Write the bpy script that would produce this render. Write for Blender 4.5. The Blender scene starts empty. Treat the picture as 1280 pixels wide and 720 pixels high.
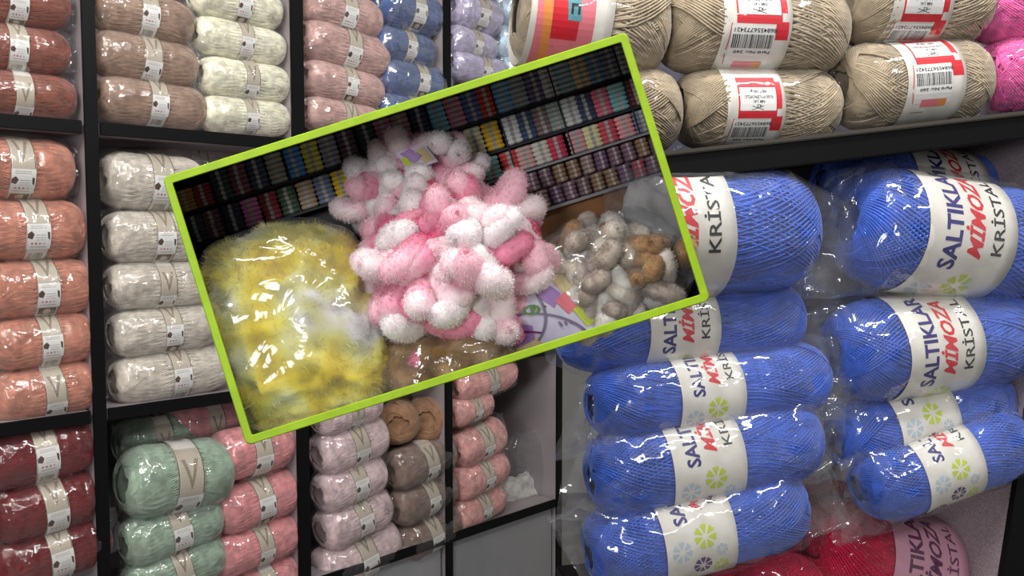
import bpy, bmesh, math, random
import numpy as np
from mathutils import Vector, Matrix, noise

SC = bpy.context.scene
COL = SC.collection
random.seed(7)
PI = math.pi

# ---------------------------------------------------------------- camera, light, exposure
F = 1100.0
PITCH = math.radians(3.6)
CAM = Vector((0, 0, 1.5))
FWD = Vector((0, math.cos(PITCH), -math.sin(PITCH)))
UPV = Vector((0, math.sin(PITCH), math.cos(PITCH)))
RGT = Vector((1, 0, 0))
cd = bpy.data.cameras.new('camera'); cam = bpy.data.objects.new('camera', cd); COL.objects.link(cam)
cam.location = CAM; cam.rotation_euler = (PI/2 - PITCH, 0, 0)
cd.sensor_width = 36; cd.lens = F/1280*36; cd.clip_start = 0.01
SC.camera = cam
SC.view_settings.view_transform = 'Standard'; SC.view_settings.look = 'None'
SC.view_settings.exposure = 0.0; SC.view_settings.gamma = 1
SC.cycles.transparent_max_bounces = 24
SC.cycles.max_bounces = 5
SC.cycles.sample_clamp_indirect = 4
w = bpy.data.worlds.new('world'); SC.world = w; w.use_nodes = True
w.node_tree.nodes['Background'].inputs[0].default_value = (1, 0.98, 0.95, 1)
w.node_tree.nodes['Background'].inputs[1].default_value = 0.30

def area(name, loc, target, sx, sy, power, col=(1, 1, 1)):
    l = bpy.data.lights.new(name, 'AREA'); l.shape = 'RECTANGLE'; l.size = sx; l.size_y = sy
    l.energy = power; l.color = col
    o = bpy.data.objects.new(name, l); COL.objects.link(o); o.location = loc
    o.rotation_euler = (Vector(target) - Vector(loc)).to_track_quat('-Z', 'Y').to_euler()
    return o
area('ceiling_tube_light', (-0.9, -0.1, 2.75), (-0.6, 1.6, 1.4), 1.2, 0.10, 21, (1, 0.985, 0.95))
area('ceiling_tube_light', (0.5, 0.5, 2.75), (0.1, 2.0, 1.5), 1.2, 0.10, 23, (1, 0.985, 0.96))
area('ceiling_tube_light', (0.9, -0.9, 2.75), (0.3, 1.0, 1.4), 1.2, 0.10, 14, (1, 0.985, 0.97))
area('shop_window_light', (-0.9, -1.6, 1.7), (0.1, 1.0, 1.4), 0.5, 0.5, 17, (0.97, 0.98, 1))

# ---------------------------------------------------------------- frames of reference
def W(px, py, d):
    return CAM + d*(FWD + RGT*((px-640)/F) + UPV*((360-py)/F))
def ray(px, py):
    return (W(px, py, 1) - CAM)
AL = math.radians(44)
LU = Vector((math.sin(AL), math.cos(AL), 0)); LN = Vector((-math.cos(AL), math.sin(AL), 0)); ZV = Vector((0, 0, 1))
_r = ray(118, 290); LP = CAM + _r*(1.49/_r.y)              # foot point of the first upright
def L(px, py, rec=0.0):                                     # pixel ray meets the left unit's front plane set back by rec
    r = ray(px, py); t = ((LP + LN*rec - CAM).dot(LN))/r.dot(LN)
    return CAM + r*t
def Ls(px, rec=0.0): return (L(px, 290, rec) - LP).dot(LU)
def LW(s, z, rec=0.0):
    p = LP + LU*s + LN*rec; return Vector((p.x, p.y, z))
YAW = math.radians(12)
RU = RGT*math.cos(YAW) + Vector((0, 1, 0))*math.sin(YAW)
RNN = Vector((0, 1, 0))*math.cos(YAW) - RGT*math.sin(YAW)
RP = W(980, 290, 0.97)
def R_(px, py, rec=0.0):
    r = ray(px, py); t = ((RP + RNN*rec - CAM).dot(RNN))/r.dot(RNN)
    return CAM + r*t

# ---------------------------------------------------------------- materials
def srgb(c):
    f = lambda v: (v/255/12.92 if v/255 <= 0.04045 else ((v/255+0.055)/1.055)**2.4)
    return (f(c[0]), f(c[1]), f(c[2]), 1)
MATS = {}
def mat(key, col, rough=0.6, metal=0.0, sheen=0.0, col2=None, scale=30, bump=0.0, bscale=300, spec=0.5, detail=3, lo=0.4, hi=0.6, coat=0):
    if key in MATS: return MATS[key]
    m = bpy.data.materials.new(key); m.use_nodes = True; MATS[key] = m
    nt = m.node_tree; b = nt.nodes['Principled BSDF']
    b.inputs['Base Color'].default_value = srgb(col)
    b.inputs['Roughness'].default_value = rough; b.inputs['Metallic'].default_value = metal
    b.inputs['Sheen Weight'].default_value = sheen; b.inputs['Specular IOR Level'].default_value = spec
    b.inputs['Coat Weight'].default_value = coat
    tc = nt.nodes.new('ShaderNodeTexCoord')
    if col2 is not None:
        n = nt.nodes.new('ShaderNodeTexNoise'); n.inputs['Scale'].default_value = scale; n.inputs['Detail'].default_value = detail
        r = nt.nodes.new('ShaderNodeValToRGB'); r.color_ramp.elements[0].position = lo; r.color_ramp.elements[1].position = hi
        r.color_ramp.elements[0].color = srgb(col); r.color_ramp.elements[1].color = srgb(col2)
        nt.links.new(tc.outputs['Object'], n.inputs['Vector']); nt.links.new(n.outputs['Fac'], r.inputs['Fac'])
        nt.links.new(r.outputs['Color'], b.inputs['Base Color'])
    if bump:
        n2 = nt.nodes.new('ShaderNodeTexNoise'); n2.inputs['Scale'].default_value = bscale; n2.inputs['Detail'].default_value = 2
        bp = nt.nodes.new('ShaderNodeBump'); bp.inputs['Strength'].default_value = bump; bp.inputs['Distance'].default_value = 0.002
        nt.links.new(tc.outputs['Object'], n2.inputs['Vector']); nt.links.new(n2.outputs['Fac'], bp.inputs['Height'])
        nt.links.new(bp.outputs['Normal'], b.inputs['Normal'])
    return m
def yarn_mat(name, c, glitter=False):
    if name in MATS: return MATS[name]
    c2 = tuple(min(255, int(v*1.05+3)) for v in c)
    m = mat(name, tuple(int(v*0.93) for v in c), 0.8, sheen=0.25, col2=c2, scale=60, bump=0.12, bscale=1400, spec=0.2)
    if glitter:
        nt = m.node_tree; b = nt.nodes['Principled BSDF']
        tc = nt.nodes.new('ShaderNodeTexCoord'); v = nt.nodes.new('ShaderNodeTexVoronoi'); v.inputs['Scale'].default_value = 420
        nt.links.new(tc.outputs['Object'], v.inputs['Vector'])
        lt = nt.nodes.new('ShaderNodeMath'); lt.operation = 'LESS_THAN'; lt.inputs[1].default_value = 0.13
        nt.links.new(v.outputs['Distance'], lt.inputs[0])
        old = b.inputs['Base Color'].links[0].from_socket
        mx = nt.nodes.new('ShaderNodeMix'); mx.data_type = 'RGBA'
        nt.links.new(lt.outputs[0], mx.inputs[0]); nt.links.new(old, mx.inputs[6]); mx.inputs[7].default_value = (0.75, 0.87, 1, 1)
        nt.links.new(mx.outputs[2], b.inputs['Base Color']); 
        mr = nt.nodes.new('ShaderNodeMapRange'); mr.inputs[3].default_value = 0.7; mr.inputs[4].default_value = 0.25
        nt.links.new(lt.outputs[0], mr.inputs[0]); nt.links.new(mr.outputs[0], b.inputs['Roughness'])
        m2 = nt.nodes.new('ShaderNodeMath'); m2.operation = 'MULTIPLY'; m2.inputs[1].default_value = 0.75
        nt.links.new(lt.outputs[0], m2.inputs[0]); nt.links.new(m2.outputs[0], b.inputs['Metallic'])
    return m
def film_mat(name, base=0.09, milk=0.05, bump=0.5, scale=45, rough=0.1):
    m = bpy.data.materials.new(name); m.use_nodes = True; MATS[name] = m
    nt = m.node_tree; nt.nodes.clear(); N = nt.nodes.new; K = nt.links.new
    out = N('ShaderNodeOutputMaterial'); tr = N('ShaderNodeBsdfTransparent'); tr.inputs[0].default_value = (0.97, 0.975, 0.985, 1)
    gl = N('ShaderNodeBsdfGlossy'); gl.inputs['Roughness'].default_value = rough; gl.inputs['Color'].default_value = (1, 1, 1, 1)
    df = N('ShaderNodeBsdfDiffuse'); df.inputs[0].default_value = (0.8, 0.81, 0.84, 1)
    lw = N('ShaderNodeLayerWeight'); lw.inputs['Blend'].default_value = 0.15
    tc = N('ShaderNodeTexCoord'); ns = N('ShaderNodeTexNoise'); ns.inputs['Scale'].default_value = scale; ns.inputs['Detail'].default_value = 3
    ns.inputs['Distortion'].default_value = 1.2
    vo = N('ShaderNodeTexVoronoi'); vo.feature = 'DISTANCE_TO_EDGE'; vo.inputs['Scale'].default_value = scale*1.1
    ad = N('ShaderNodeMath'); ad.operation = 'MULTIPLY_ADD'; ad.inputs[1].default_value = 0.25
    bp = N('ShaderNodeBump'); bp.inputs['Strength'].default_value = bump; bp.inputs['Distance'].default_value = 0.006
    K(tc.outputs['Object'], ns.inputs['Vector']); K(tc.outputs['Object'], vo.inputs['Vector'])
    K(vo.outputs['Distance'], ad.inputs[0]); K(ns.outputs['Fac'], ad.inputs[2]); K(ad.outputs[0], bp.inputs['Height'])
    for n in (gl, df, lw): K(bp.outputs['Normal'], n.inputs['Normal'])
    f = N('ShaderNodeMath'); f.operation = 'MULTIPLY_ADD'; f.inputs[1].default_value = 0.4; f.inputs[2].default_value = base; f.use_clamp = True
    K(lw.outputs['Facing'], f.inputs[0])
    mk = N('ShaderNodeMixShader'); mk.inputs[0].default_value = milk; K(tr.outputs[0], mk.inputs[1]); K(df.outputs[0], mk.inputs[2])
    mx = N('ShaderNodeMixShader'); K(f.outputs[0], mx.inputs[0]); K(mk.outputs[0], mx.inputs[1]); K(gl.outputs[0], mx.inputs[2])
    K(mx.outputs[0], out.inputs[0]); return m
FILM = film_mat('crinkled clear film', 0.055, 0.02, 0.6, 32, 0.07)
FILM_SHINY = film_mat('glossy film', 0.16, 0.05, 0.6, 26, 0.13)
FILM_BLUE = film_mat('clear film over blue', 0.045, 0.035, 0.5, 20, 0.08)
FILM_TIGHT = film_mat('clear film over cotton', 0.02, 0.008, 0.25, 18, 0.08)
FILM_MILK = film_mat('milky bag film', 0.035, 0.06, 0.4, 26, 0.09)
BLACK = mat('black laminate', (8, 8, 9), 0.5, bump=0.05, spec=.2)
PANEL = mat('mauve grey laminate', (158, 148, 150), 0.5, col2=(148, 138, 141), scale=6, bump=0.08, bscale=900)
PANELR = mat('speckled pinkish laminate', (176, 160, 164), 0.5, col2=(150, 136, 142), scale=400, bump=0.15, bscale=700)
DARKP = mat('dark laminate', (40, 40, 46), 0.5, bump=0.05)
GREYF = mat('grey fascia', (150, 150, 152), 0.5, col2=(140, 140, 143), scale=5)
LIME = mat('lime painted wood', (156, 192, 3), 0.55, col2=(147, 182, 2), scale=60, bump=0.1, bscale=200)
PAPER = mat('label paper', (226, 222, 212), 0.5, col2=(214, 209, 198), scale=40)
PAPW = mat('white label paper', (232, 230, 226), 0.45)
TAUPE = mat('taupe label print', (188, 176, 158), 0.4)
TAUPE2 = mat('dark taupe label print', (140, 128, 110), 0.4)
BROWNP = mat('brown label print', (84, 62, 50), 0.45)
GOLD = mat('bronze label edge', (122, 102, 70), 0.35, metal=0.3)
NAVY = mat('navy print', (38, 30, 110), 0.5)
REDP = mat('red print', (205, 30, 45), 0.5)
INK = mat('black print', (28, 26, 30), 0.5)
LIMEP = mat('lime print', (190, 208, 50), 0.5)
PALEB = mat('pale blue print', (178, 196, 208), 0.5)
PURP = mat('purple print', (88, 50, 110), 0.5)
OLIVE = mat('olive print', (96, 88, 74), 0.5)
PINKP = mat('pink print', (226, 120, 130), 0.5)
ORNGP = mat('orange print', (224, 140, 70), 0.5)
TEALP = mat('teal print', (90, 150, 160), 0.5)

# ---------------------------------------------------------------- object helpers
def tag(o, label=None, cat=None, group=None, kind=None):
    if label: o['label'] = label
    if cat: o['category'] = cat
    if group: o['group'] = group
    if kind: o['kind'] = kind
    return o
def empty(name, M, label=None, cat=None, group=None):
    o = bpy.data.objects.new(name, None); COL.objects.link(o); o.matrix_world = M; o.empty_display_size = 0.02
    return tag(o, label, cat, group)
def obj(name, me, parent=None, m=None, M=None):
    o = bpy.data.objects.new(name, me); COL.objects.link(o)
    if parent: o.parent = parent
    if M is not None: o.matrix_basis = M
    if m is not None:
        if len(me.materials) == 0: me.materials.append(m)
        o.material_slots[0].link = 'OBJECT'; o.material_slots[0].material = m
    return o
def mesh_np(name, V, Fq, smooth=True):
    me = bpy.data.meshes.new(name); V = np.asarray(V, dtype=np.float32); Fq = np.asarray(Fq, dtype=np.int32)
    me.vertices.add(len(V)); me.vertices.foreach_set('co', V.ravel())
    n = Fq.shape[1]; me.loops.add(Fq.size); me.loops.foreach_set('vertex_index', Fq.ravel())
    me.polygons.add(len(Fq)); me.polygons.foreach_set('loop_start', np.arange(0, Fq.size, n, dtype=np.int32))
    me.polygons.foreach_set('use_smooth', np.full(len(Fq), smooth)); me.update(calc_edges=True)
    return me
def bm_mesh(name, bm, mats=(), smooth=False):
    me = bpy.data.meshes.new(name); bm.normal_update(); bm.to_mesh(me); bm.free()
    for m in mats: me.materials.append(m)
    if smooth:
        for p in me.polygons: p.use_smooth = True
    return me
def hexa(bm, P, bevel=0.0):                                  # P: 4 front corners then 4 back corners
    v = [bm.verts.new(p) for p in P]
    fs = [(0,1,2,3), (7,6,5,4), (0,4,5,1), (1,5,6,2), (2,6,7,3), (3,7,4,0)]
    return [bm.faces.new([v[i] for i in f]) for f in fs]
def slab(name, a, b, c, e, thick_mat, parent=None, bevel=0.0015):
    """board: corner a, edge vectors b, c, e"""
    bm = bmesh.new(); a = Vector(a)
    hexa(bm, [a, a+b, a+b+c, a+c, a+e, a+b+e, a+b+c+e, a+c+e])
    bmesh.ops.recalc_face_normals(bm, faces=bm.faces)
    if bevel: bmesh.ops.bevel(bm, geom=list(bm.edges), offset=bevel, segments=2, affect='EDGES')
    me = bm_mesh(name, bm, [thick_mat]); return obj(name, me, parent)

# ---------------------------------------------------------------- yarn ball meshes (half length .1 along X, radius .045)
HL, HR = 0.100, 0.045
def prof(phi, a=0.62):
    s, c = math.sin(phi), math.cos(phi)
    return HL*math.copysign(abs(s)**a, s), HR*abs(c)**a
def ball_mesh(name, turns, seg, rad, seed, lift=0.0032, phimax=1.36, band=9, pitch=.065, base_r=0.965, a=0.62, fuzz=0):
    rng = np.random.default_rng(seed)
    # core
    NP_, NS = 26, 40
    V = []; Q = []
    phs = np.linspace(-PI/2, PI/2, NP_)
    for ph in phs:
        x = HL*np.sign(np.sin(ph))*abs(np.sin(ph))**a; r = HR*max(abs(np.cos(ph)), 1e-4)**a; r *= 1-.03*math.exp(-(x/.054)**8)
        if abs(ph) > 1.40: x *= 1-0.07*(abs(ph)-1.40)/0.17           # dimple at the ends
        th = np.linspace(0, 2*PI, NS, endpoint=False)
        V.append(np.stack([np.full(NS, x*base_r), r*base_r*np.cos(th), r*base_r*np.sin(th)], 1))
    V = np.concatenate(V)
    for i in range(NP_-1):
        j = np.arange(NS); k = (j+1) % NS
        Q.append(np.stack([i*NS+j, (i+1)*NS+j, (i+1)*NS+k, i*NS+k], 1))
    Q = np.concatenate(Q)
    # one strand wound round and round: tilted loops that precess in bands
    n = turns*seg; t = np.arange(n)/seg*2*PI
    turn = t/(2*PI)
    step = 2*PI/turns*1.0
    bandi = (turn//band).astype(int); nb = bandi.max()+1
    order = rng.permutation(nb)
    phase = order[bandi]*2.39996*1.0 + (turn - bandi*band)*pitch
    amp = phimax*(0.86+0.14*rng.random(nb))[bandi] - (turn-bandi*band)*0.008
    lay = (np.arange(nb)/nb)[bandi]*lift
    tt = t + phase
    phi = amp*np.sin(tt)
    s = np.sin(phi); c = np.maximum(np.cos(phi), 1e-3)
    x = HL*np.sign(s)*np.abs(s)**a; r = HR*c**a
    th = t + 0.10*np.sin(2*tt)
    g = np.exp(-(x/.054)**8); r = r*(1-.03*g); lay = lay*(1-.75*g)
    # smooth the turning over at the ends
    P = np.stack([x, r*np.cos(th), r*np.sin(th)], 1)
    Nn = np.stack([x/HL**2*0.8, r*np.cos(th)/HR**2, r*np.sin(th)/HR**2], 1); Nn /= np.linalg.norm(Nn, axis=1)[:, None]
    P = P + Nn*lay[:, None] + Nn*(rng.random(n)*0.0002)[:, None]
    T = np.gradient(P, axis=0); T /= np.linalg.norm(T, axis=1)[:, None]+1e-9
    B = np.cross(T, Nn); B /= np.linalg.norm(B, axis=1)[:, None]+1e-9
    K = 4; rings = []
    for k in range(K):
        an = 2*PI*k/K + PI/4
        rings.append(P + rad*(np.cos(an)*Nn + np.sin(an)*B))
    SV = np.stack(rings, 1).reshape(-1, 3); off = len(V)
    i = np.arange(n-1)[:, None]; k = np.arange(K)[None]; k2 = (k+1) % K
    SQ = np.stack([i*K+k, i*K+k2, (i+1)*K+k2, (i+1)*K+k], -1).reshape(-1, 4) + off
    keep = np.repeat(bandi[:-1] == bandi[1:], K)             # no strand between two bands
    V = np.concatenate([V, SV]); Q = np.concatenate([Q, SQ[keep]])
    if fuzz:
        pi = rng.integers(0, n, fuzz); b0 = P[pi]+Nn[pi]*rad; dr = Nn[pi]+rng.normal(0, .7, (fuzz, 3)); dr /= np.linalg.norm(dr, axis=1)[:, None]
        ln = 0.003*(0.5+rng.random(fuzz))[:, None]; sd = np.cross(dr, rng.normal(0, 1, (fuzz, 3))); sd /= np.linalg.norm(sd, axis=1)[:, None]
        o2 = len(V); FV = np.stack([b0-sd*0.0001, b0+sd*0.0001, b0+dr*ln+sd*0.00004, b0+dr*ln], 1).reshape(-1, 3)
        V = np.concatenate([V, FV]); Q = np.concatenate([Q, np.arange(fuzz*4).reshape(-1, 4)+o2])
    return mesh_np(name, V, Q)
FINE = [ball_mesh('fine_yarn', 288, 34, 0.00066, s, 0.0026, band=16, pitch=.045, phimax=1.46, a=0.52, base_r=.955) for s in (1, 2)]
BLUEY = [ball_mesh('glitter_yarn', 230, 44, 0.00092, s, 0.0044, band=9, pitch=.078, phimax=1.50, a=0.56, base_r=.945) for s in (3, 4, 5)]
COTT = [ball_mesh('cotton_yarn', 200, 40, 0.00135, s, 0.0050, band=10, pitch=.068, phimax=1.45, a=0.52, base_r=.95) for s in (6, 7)]
MOH = [ball_mesh('mohair_yarn', 170, 34, 0.0009, 8, 0.0032, band=6, pitch=.07, a=0.6, fuzz=14000)]

# ---------------------------------------------------------------- label bands with flat print
def wrap_r(x, rb=HR+0.0018): return rb + 0.0001
class Flat:
    """flat print drawn in (s, t): s along the circumference (up at the front), t along the ball's axis"""
    def __init__(self): self.bm = bmesh.new(); self.mats = []
    def mi(self, m):
        if m not in self.mats: self.mats.append(m)
        return self.mats.index(m)
    def poly(self, pts, m, h=1):
        vs = [self.bm.verts.new((p[0], p[1], h)) for p in pts]
        f = self.bm.faces.new(vs); f.material_index = self.mi(m)
    def rect(self, s0, s1, t0, t1, m, h=1): self.poly([(s0, t0), (s1, t0), (s1, t1), (s0, t1)], m, h)
    def disc(self, s, t, r, m, h=1, n=12): self.poly([(s+r*math.cos(2*PI*i/n), t+r*math.sin(2*PI*i/n)) for i in range(n)], m, h)
    def line(self, a, b, w_, m, h=2):
        d = Vector((b[0]-a[0], b[1]-a[1])).normalized()*w_/2; n = Vector((-d.y, d.x))
        self.poly([(a[0]+n.x, a[1]+n.y), (a[0]-n.x, a[1]-n.y), (b[0]-n.x, b[1]-n.y), (b[0]+n.x, b[1]+n.y)], m, h)
    def flower(self, s, t, r, m, h=2, n=7):
        for i in range(n):
            a0 = 2*PI*i/n; c = lambda an, rr: (s+rr*math.cos(an), t+rr*math.sin(an))
            self.poly([c(a0, r*.22), c(a0-.30, r*.72), c(a0-.30, r*.95), c(a0-.1, r), c(a0, r*.9), c(a0+.1, r), c(a0+.30, r*.95), c(a0+.30, r*.72)], m, h)
    def text(self, body, size, s, t, m, turn=1, h=2, bold=0.0, shear=0.0, length=None):
        """turn=1 text runs along +s with its top towards -t; turn=2 upside down across the band (runs along -t)"""
        cu = bpy.data.curves.new('text', 'FONT'); cu.body = body; cu.size = size; cu.offset = bold*size; cu.shear = shear; cu.resolution_u = 2
        o = bpy.data.objects.new('text', cu); COL.objects.link(o); bpy.context.view_layer.update()
        me = bpy.data.meshes.new_from_object(o.evaluated_get(bpy.context.evaluated_depsgraph_get()))
        xs = [v.co.x for v in me.vertices]; sc = 1.0
        if length and xs: sc = length/(max(xs)-min(xs))
        mi = self.mi(m); vs = []
        for v in me.vertices:
            x, y = (v.co.x-min(xs))*sc, v.co.y
            if turn == 1: p = (s+x, t-y)
            elif turn == 2: p = (s-y, t-x)              # upside down
            else: p = (s+y, t+x)                          # upright
            vs.append(self.bm.verts.new((p[0], p[1], h)))
        for f in me.polygons:
            try: nf = self.bm.faces.new([vs[i] for i in f.vertices]); nf.material_index = mi
            except ValueError: pass
        bpy.data.objects.remove(o); bpy.data.curves.remove(cu); bpy.data.meshes.remove(me)
    def build(self, name, rfun=wrap_r, lay=0.00012, ds=0.005):
        bm = self.bm
        ss = [v.co.x for v in bm.verts]; s = math.floor(min(ss)/ds)*ds
        while s < max(ss):
            bmesh.ops.bisect_plane(bm, geom=list(bm.verts)+list(bm.edges)+list(bm.faces), plane_co=(s, 0, 0), plane_no=(1, 0, 0)); s += ds
        for v in bm.verts:
            r = rfun(v.co.y) + v.co.z*lay; th = v.co.x/HR
            v.co = Vector((v.co.y, -r*math.cos(th), r*math.sin(th)))
        return bm_mesh(name, bm, self.mats)
def band_mesh(name, hw, seed=0, m=PAPER):
    bm = bmesh.new(); rnd = random.Random(seed); NS, NX = 64, 8; rings = []
    for i in range(NX+1):
        x = -hw+2*hw*i/NX
        rings.append([bm.verts.new((x + (0.0008*math.sin(3*2*PI*j/NS+seed) if i in (0, NX) else 0), -(wrap_r(x)+0.0003*math.sin(5*2*PI*j/NS+seed*2)*0)*math.cos(2*PI*j/NS), wrap_r(x)*math.sin(2*PI*j/NS))) for j in range(NS)])
    inner = []
    for i in (NX, 0):
        x = -hw+2*hw*i/NX
        inner.append([bm.verts.new((x, -(wrap_r(x)-0.003)*math.cos(2*PI*j/NS), (wrap_r(x)-0.003)*math.sin(2*PI*j/NS))) for j in range(NS)])
    rr = rings + inner
    for a, b in zip(rr[:-1], rr[1:]):
        for j in range(NS): bm.faces.new((a[j], a[(j+1) % NS], b[(j+1) % NS], b[j]))
    bmesh.ops.recalc_face_normals(bm, faces=bm.faces)
    return bm_mesh(name, bm, [m], True)

def dashes(f, s, t0, t1, m, w_=0.0006, rnd=random):
    t = t0
    while t < t1:
        e = min(t1, t+rnd.uniform(0.002, 0.006)); f.rect(s-w_/2, s+w_/2, t, e, m, 3); t = e+0.0008
# small left-hand label
def small_print(variant):
    f = Flat(); r = random.Random(variant); hw = 0.0165
    for k in (0, 1):
        o = k*PI*HR
        for sg in (-1, 1): f.rect(o-.07, o+.07, sg*hw-0.0012 if sg > 0 else -hw, hw if sg > 0 else -hw+0.0012, GOLD, 1)
        f.rect(o+0.006, o+0.066, -hw+.002, hw-.002, TAUPE, 1)
        f.poly([(o+.050, -.011), (o+.050, -.006), (o+.022, .0005), (o+.012, .0)], TAUPE2, 2)
        f.poly([(o+.050, .011), (o+.012, .0), (o+.022, -.0005), (o+.050, .006)], TAUPE2, 2)
        f.rect(o-0.034, o+0.006, -hw+.0005, hw+.0005, PAPW, 2)
        f.rect(o+0.0045, o+0.006, -hw+.0005, hw+.0005, TAUPE, 3)
        for q in range(2): dashes(f, o+0.001-q*0.0028, -.011, .011, TAUPE2, .0007, r)
        # the two dark leaf marks at the sides
        f.poly([(o-.010, -.0155), (o-.006, -.010), (o-.011, -.006), (o-.018, -.009), (o-.016, -.0155)], BROWNP, 3)
        f.poly([(o-.008, .0155), (o-.007, .012), (o-.016, .0125), (o-.020, .0155)], BROWNP, 3)
        for q in range(4): f.disc(o-.0245, -.009+q*.0055, .0018, [PINKP, TAUPE2, PINKP, PALEB][q], 3, 8)
        for q in range(3): dashes(f, o-.012-q*.0035, -.004, .010, TAUPE2, .0006, r)
        dashes(f, o-.030, -.011, .011, INK, .0007, r)
        if variant == 1:
            f.rect(o-.052, o-.036, -.013, .013, BROWNP, 2); f.disc(o-.044, 0, .006, TAUPE, 3)
        else:
            f.rect(o-.060, o-.036, -.013, .013, PAPER, 2)
            for q in range(9): f.rect(o-.056, o-.042, -.010+q*.0022, -.010+q*.0022+r.uniform(.0005, .0013), INK, 3)
    return f.build('label_print')
SMALL = [small_print(i) for i in (0, 1)]
BAND_S = [band_mesh('label_band', 0.0165, i) for i in (0, 1)]
# big blue-ball label
def crystal_print(flowers=True, dark=None):
    f = Flat(); n = dark or NAVY; rd = dark or REDP; k = dark or INK
    f.text('SALTIKLAR', .0185, 0, -.010, n, 1, 2, .03, 0, .087)
    f.text('M\u0130MOZA', .0165, .010, .0085, rd, 1, 2, .03, .35, .068)
    f.text('KR\u0130STAL', .0125, .014, .0255, k, 1, 2, 0.012, 0, .064)
    if flowers:
        f.flower(-.014, .004, .0115, LIMEP); f.flower(-.024, -.0215, .0105, PALEB); f.flower(-.030, .019, .0062, PALEB)
        f.flower(-.043, -.001, .0098, PURP, n=8); f.flower(-.049, .019, .0082, LIMEP); f.flower(-.063, -.020, .0100, OLIVE, n=8)
        f.flower(-.066, .006, .0068, PALEB); f.flower(-.083, -.004, .011, LIMEP); f.flower(-.092, .02, .008, PURP); f.flower(-.100, -.022, .008, PALEB)
    return f.build('label_print')
CRYS = crystal_print(); CRYSD = crystal_print(False, mat('faded violet print', (96, 48, 84), .5))
BAND_B = [band_mesh('label_band', 0.037, i) for i in (0, 1)]
# cotton label with the upside-down care panel
def cotton_print(photo=False):
    f = Flat(); r = random.Random(5)
    if photo:
        f.rect(-.06, .050, -.032, .020, PINKP, 1); f.rect(-.02, .050, -.018, .006, REDP, 2)
        f.poly([(-.004, -.004), (-.004, .008), (.050, .003), (.050, -.009)], TEALP, 3)
        for q in range(4):
            s_ = .001+q*.012; t_ = -q*.0013; f.rect(s_, s_+.0085, t_-.002, t_, INK, 4); f.rect(s_, s_+.0085, t_+.004, t_+.006, INK, 4); f.rect(s_+(.0035 if q % 2 else .0065), s_+(.0055 if q % 2 else .0085), t_, t_+.004, INK, 4)
        f.poly([(-.05, -.024), (.03, -.028), (.04, -.020), (-.05, -.016)], ORNGP, 2)
        return f.build('label_print')
    f.rect(.010, .056, -.023, .034-.0075, REDP, 1)                     # red block
    f.rect(-.004, .012, .020, .034, REDP, 1); f.rect(.020, .05, .024, .0325, REDP, 1)
    f.rect(.018, .043, -.021, .025, PAPW, 2); f.rect(.0175, .0435, -.0205, .0245, REDP, 1)
    f.text('NET 100 gr', .0045, .040, .013, INK, 2, 3, .02)
    f.text('%100 POL\u0130PROP\u0130LEN', .0045, .034, .021, INK, 2, 3, .01, length=.038)
    f.text('NM 1,41', .0042, .029, .010, INK, 2, 3, .02)
    f.text('A.S', .0042, .0245, .006, INK, 2, 3, .02)
    f.line((.019, -.006), (.023, .009), .0006, INK, 3); f.line((.023, -.006), (.019, .009), .0006, INK, 3)
    f.rect(-.030, .008, -.028, .019, PAPW, 2)
    f.text('8684556773421', .0052, .006, .021, INK, 2, 3, .01, length=.046)
    t = -.026
    while t < .018:
        wd = r.choice([.0005, .0008, .0013]); f.rect(-.012, .0005, t, t+wd, INK, 3); t += wd+r.choice([.0005, .0008, .0011])
    f.text('Parti No: 260', .0040, -.0145, .018, INK, 2, 3, .02, length=.040)
    f.rect(-.034, -.026, -.018, .004, PINKP, 3); f.rect(-.034, -.026, .004, .014, ORNGP, 3)
    f.poly([(.010, -.0285), (-.014, -.031), (-.014, -.0300), (.010, -.0275)], REDP, 2)
    f.poly([(-.018, -.031), (-.030, -.0285), (-.030, -.0275), (-.018, -.0300)], REDP, 2)
    dashes(f, -.040, -.026, -.010, TAUPE2, .001, r)
    return f.build('label_print')
COTP = cotton_print(); COTPH = cotton_print(True)

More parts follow.
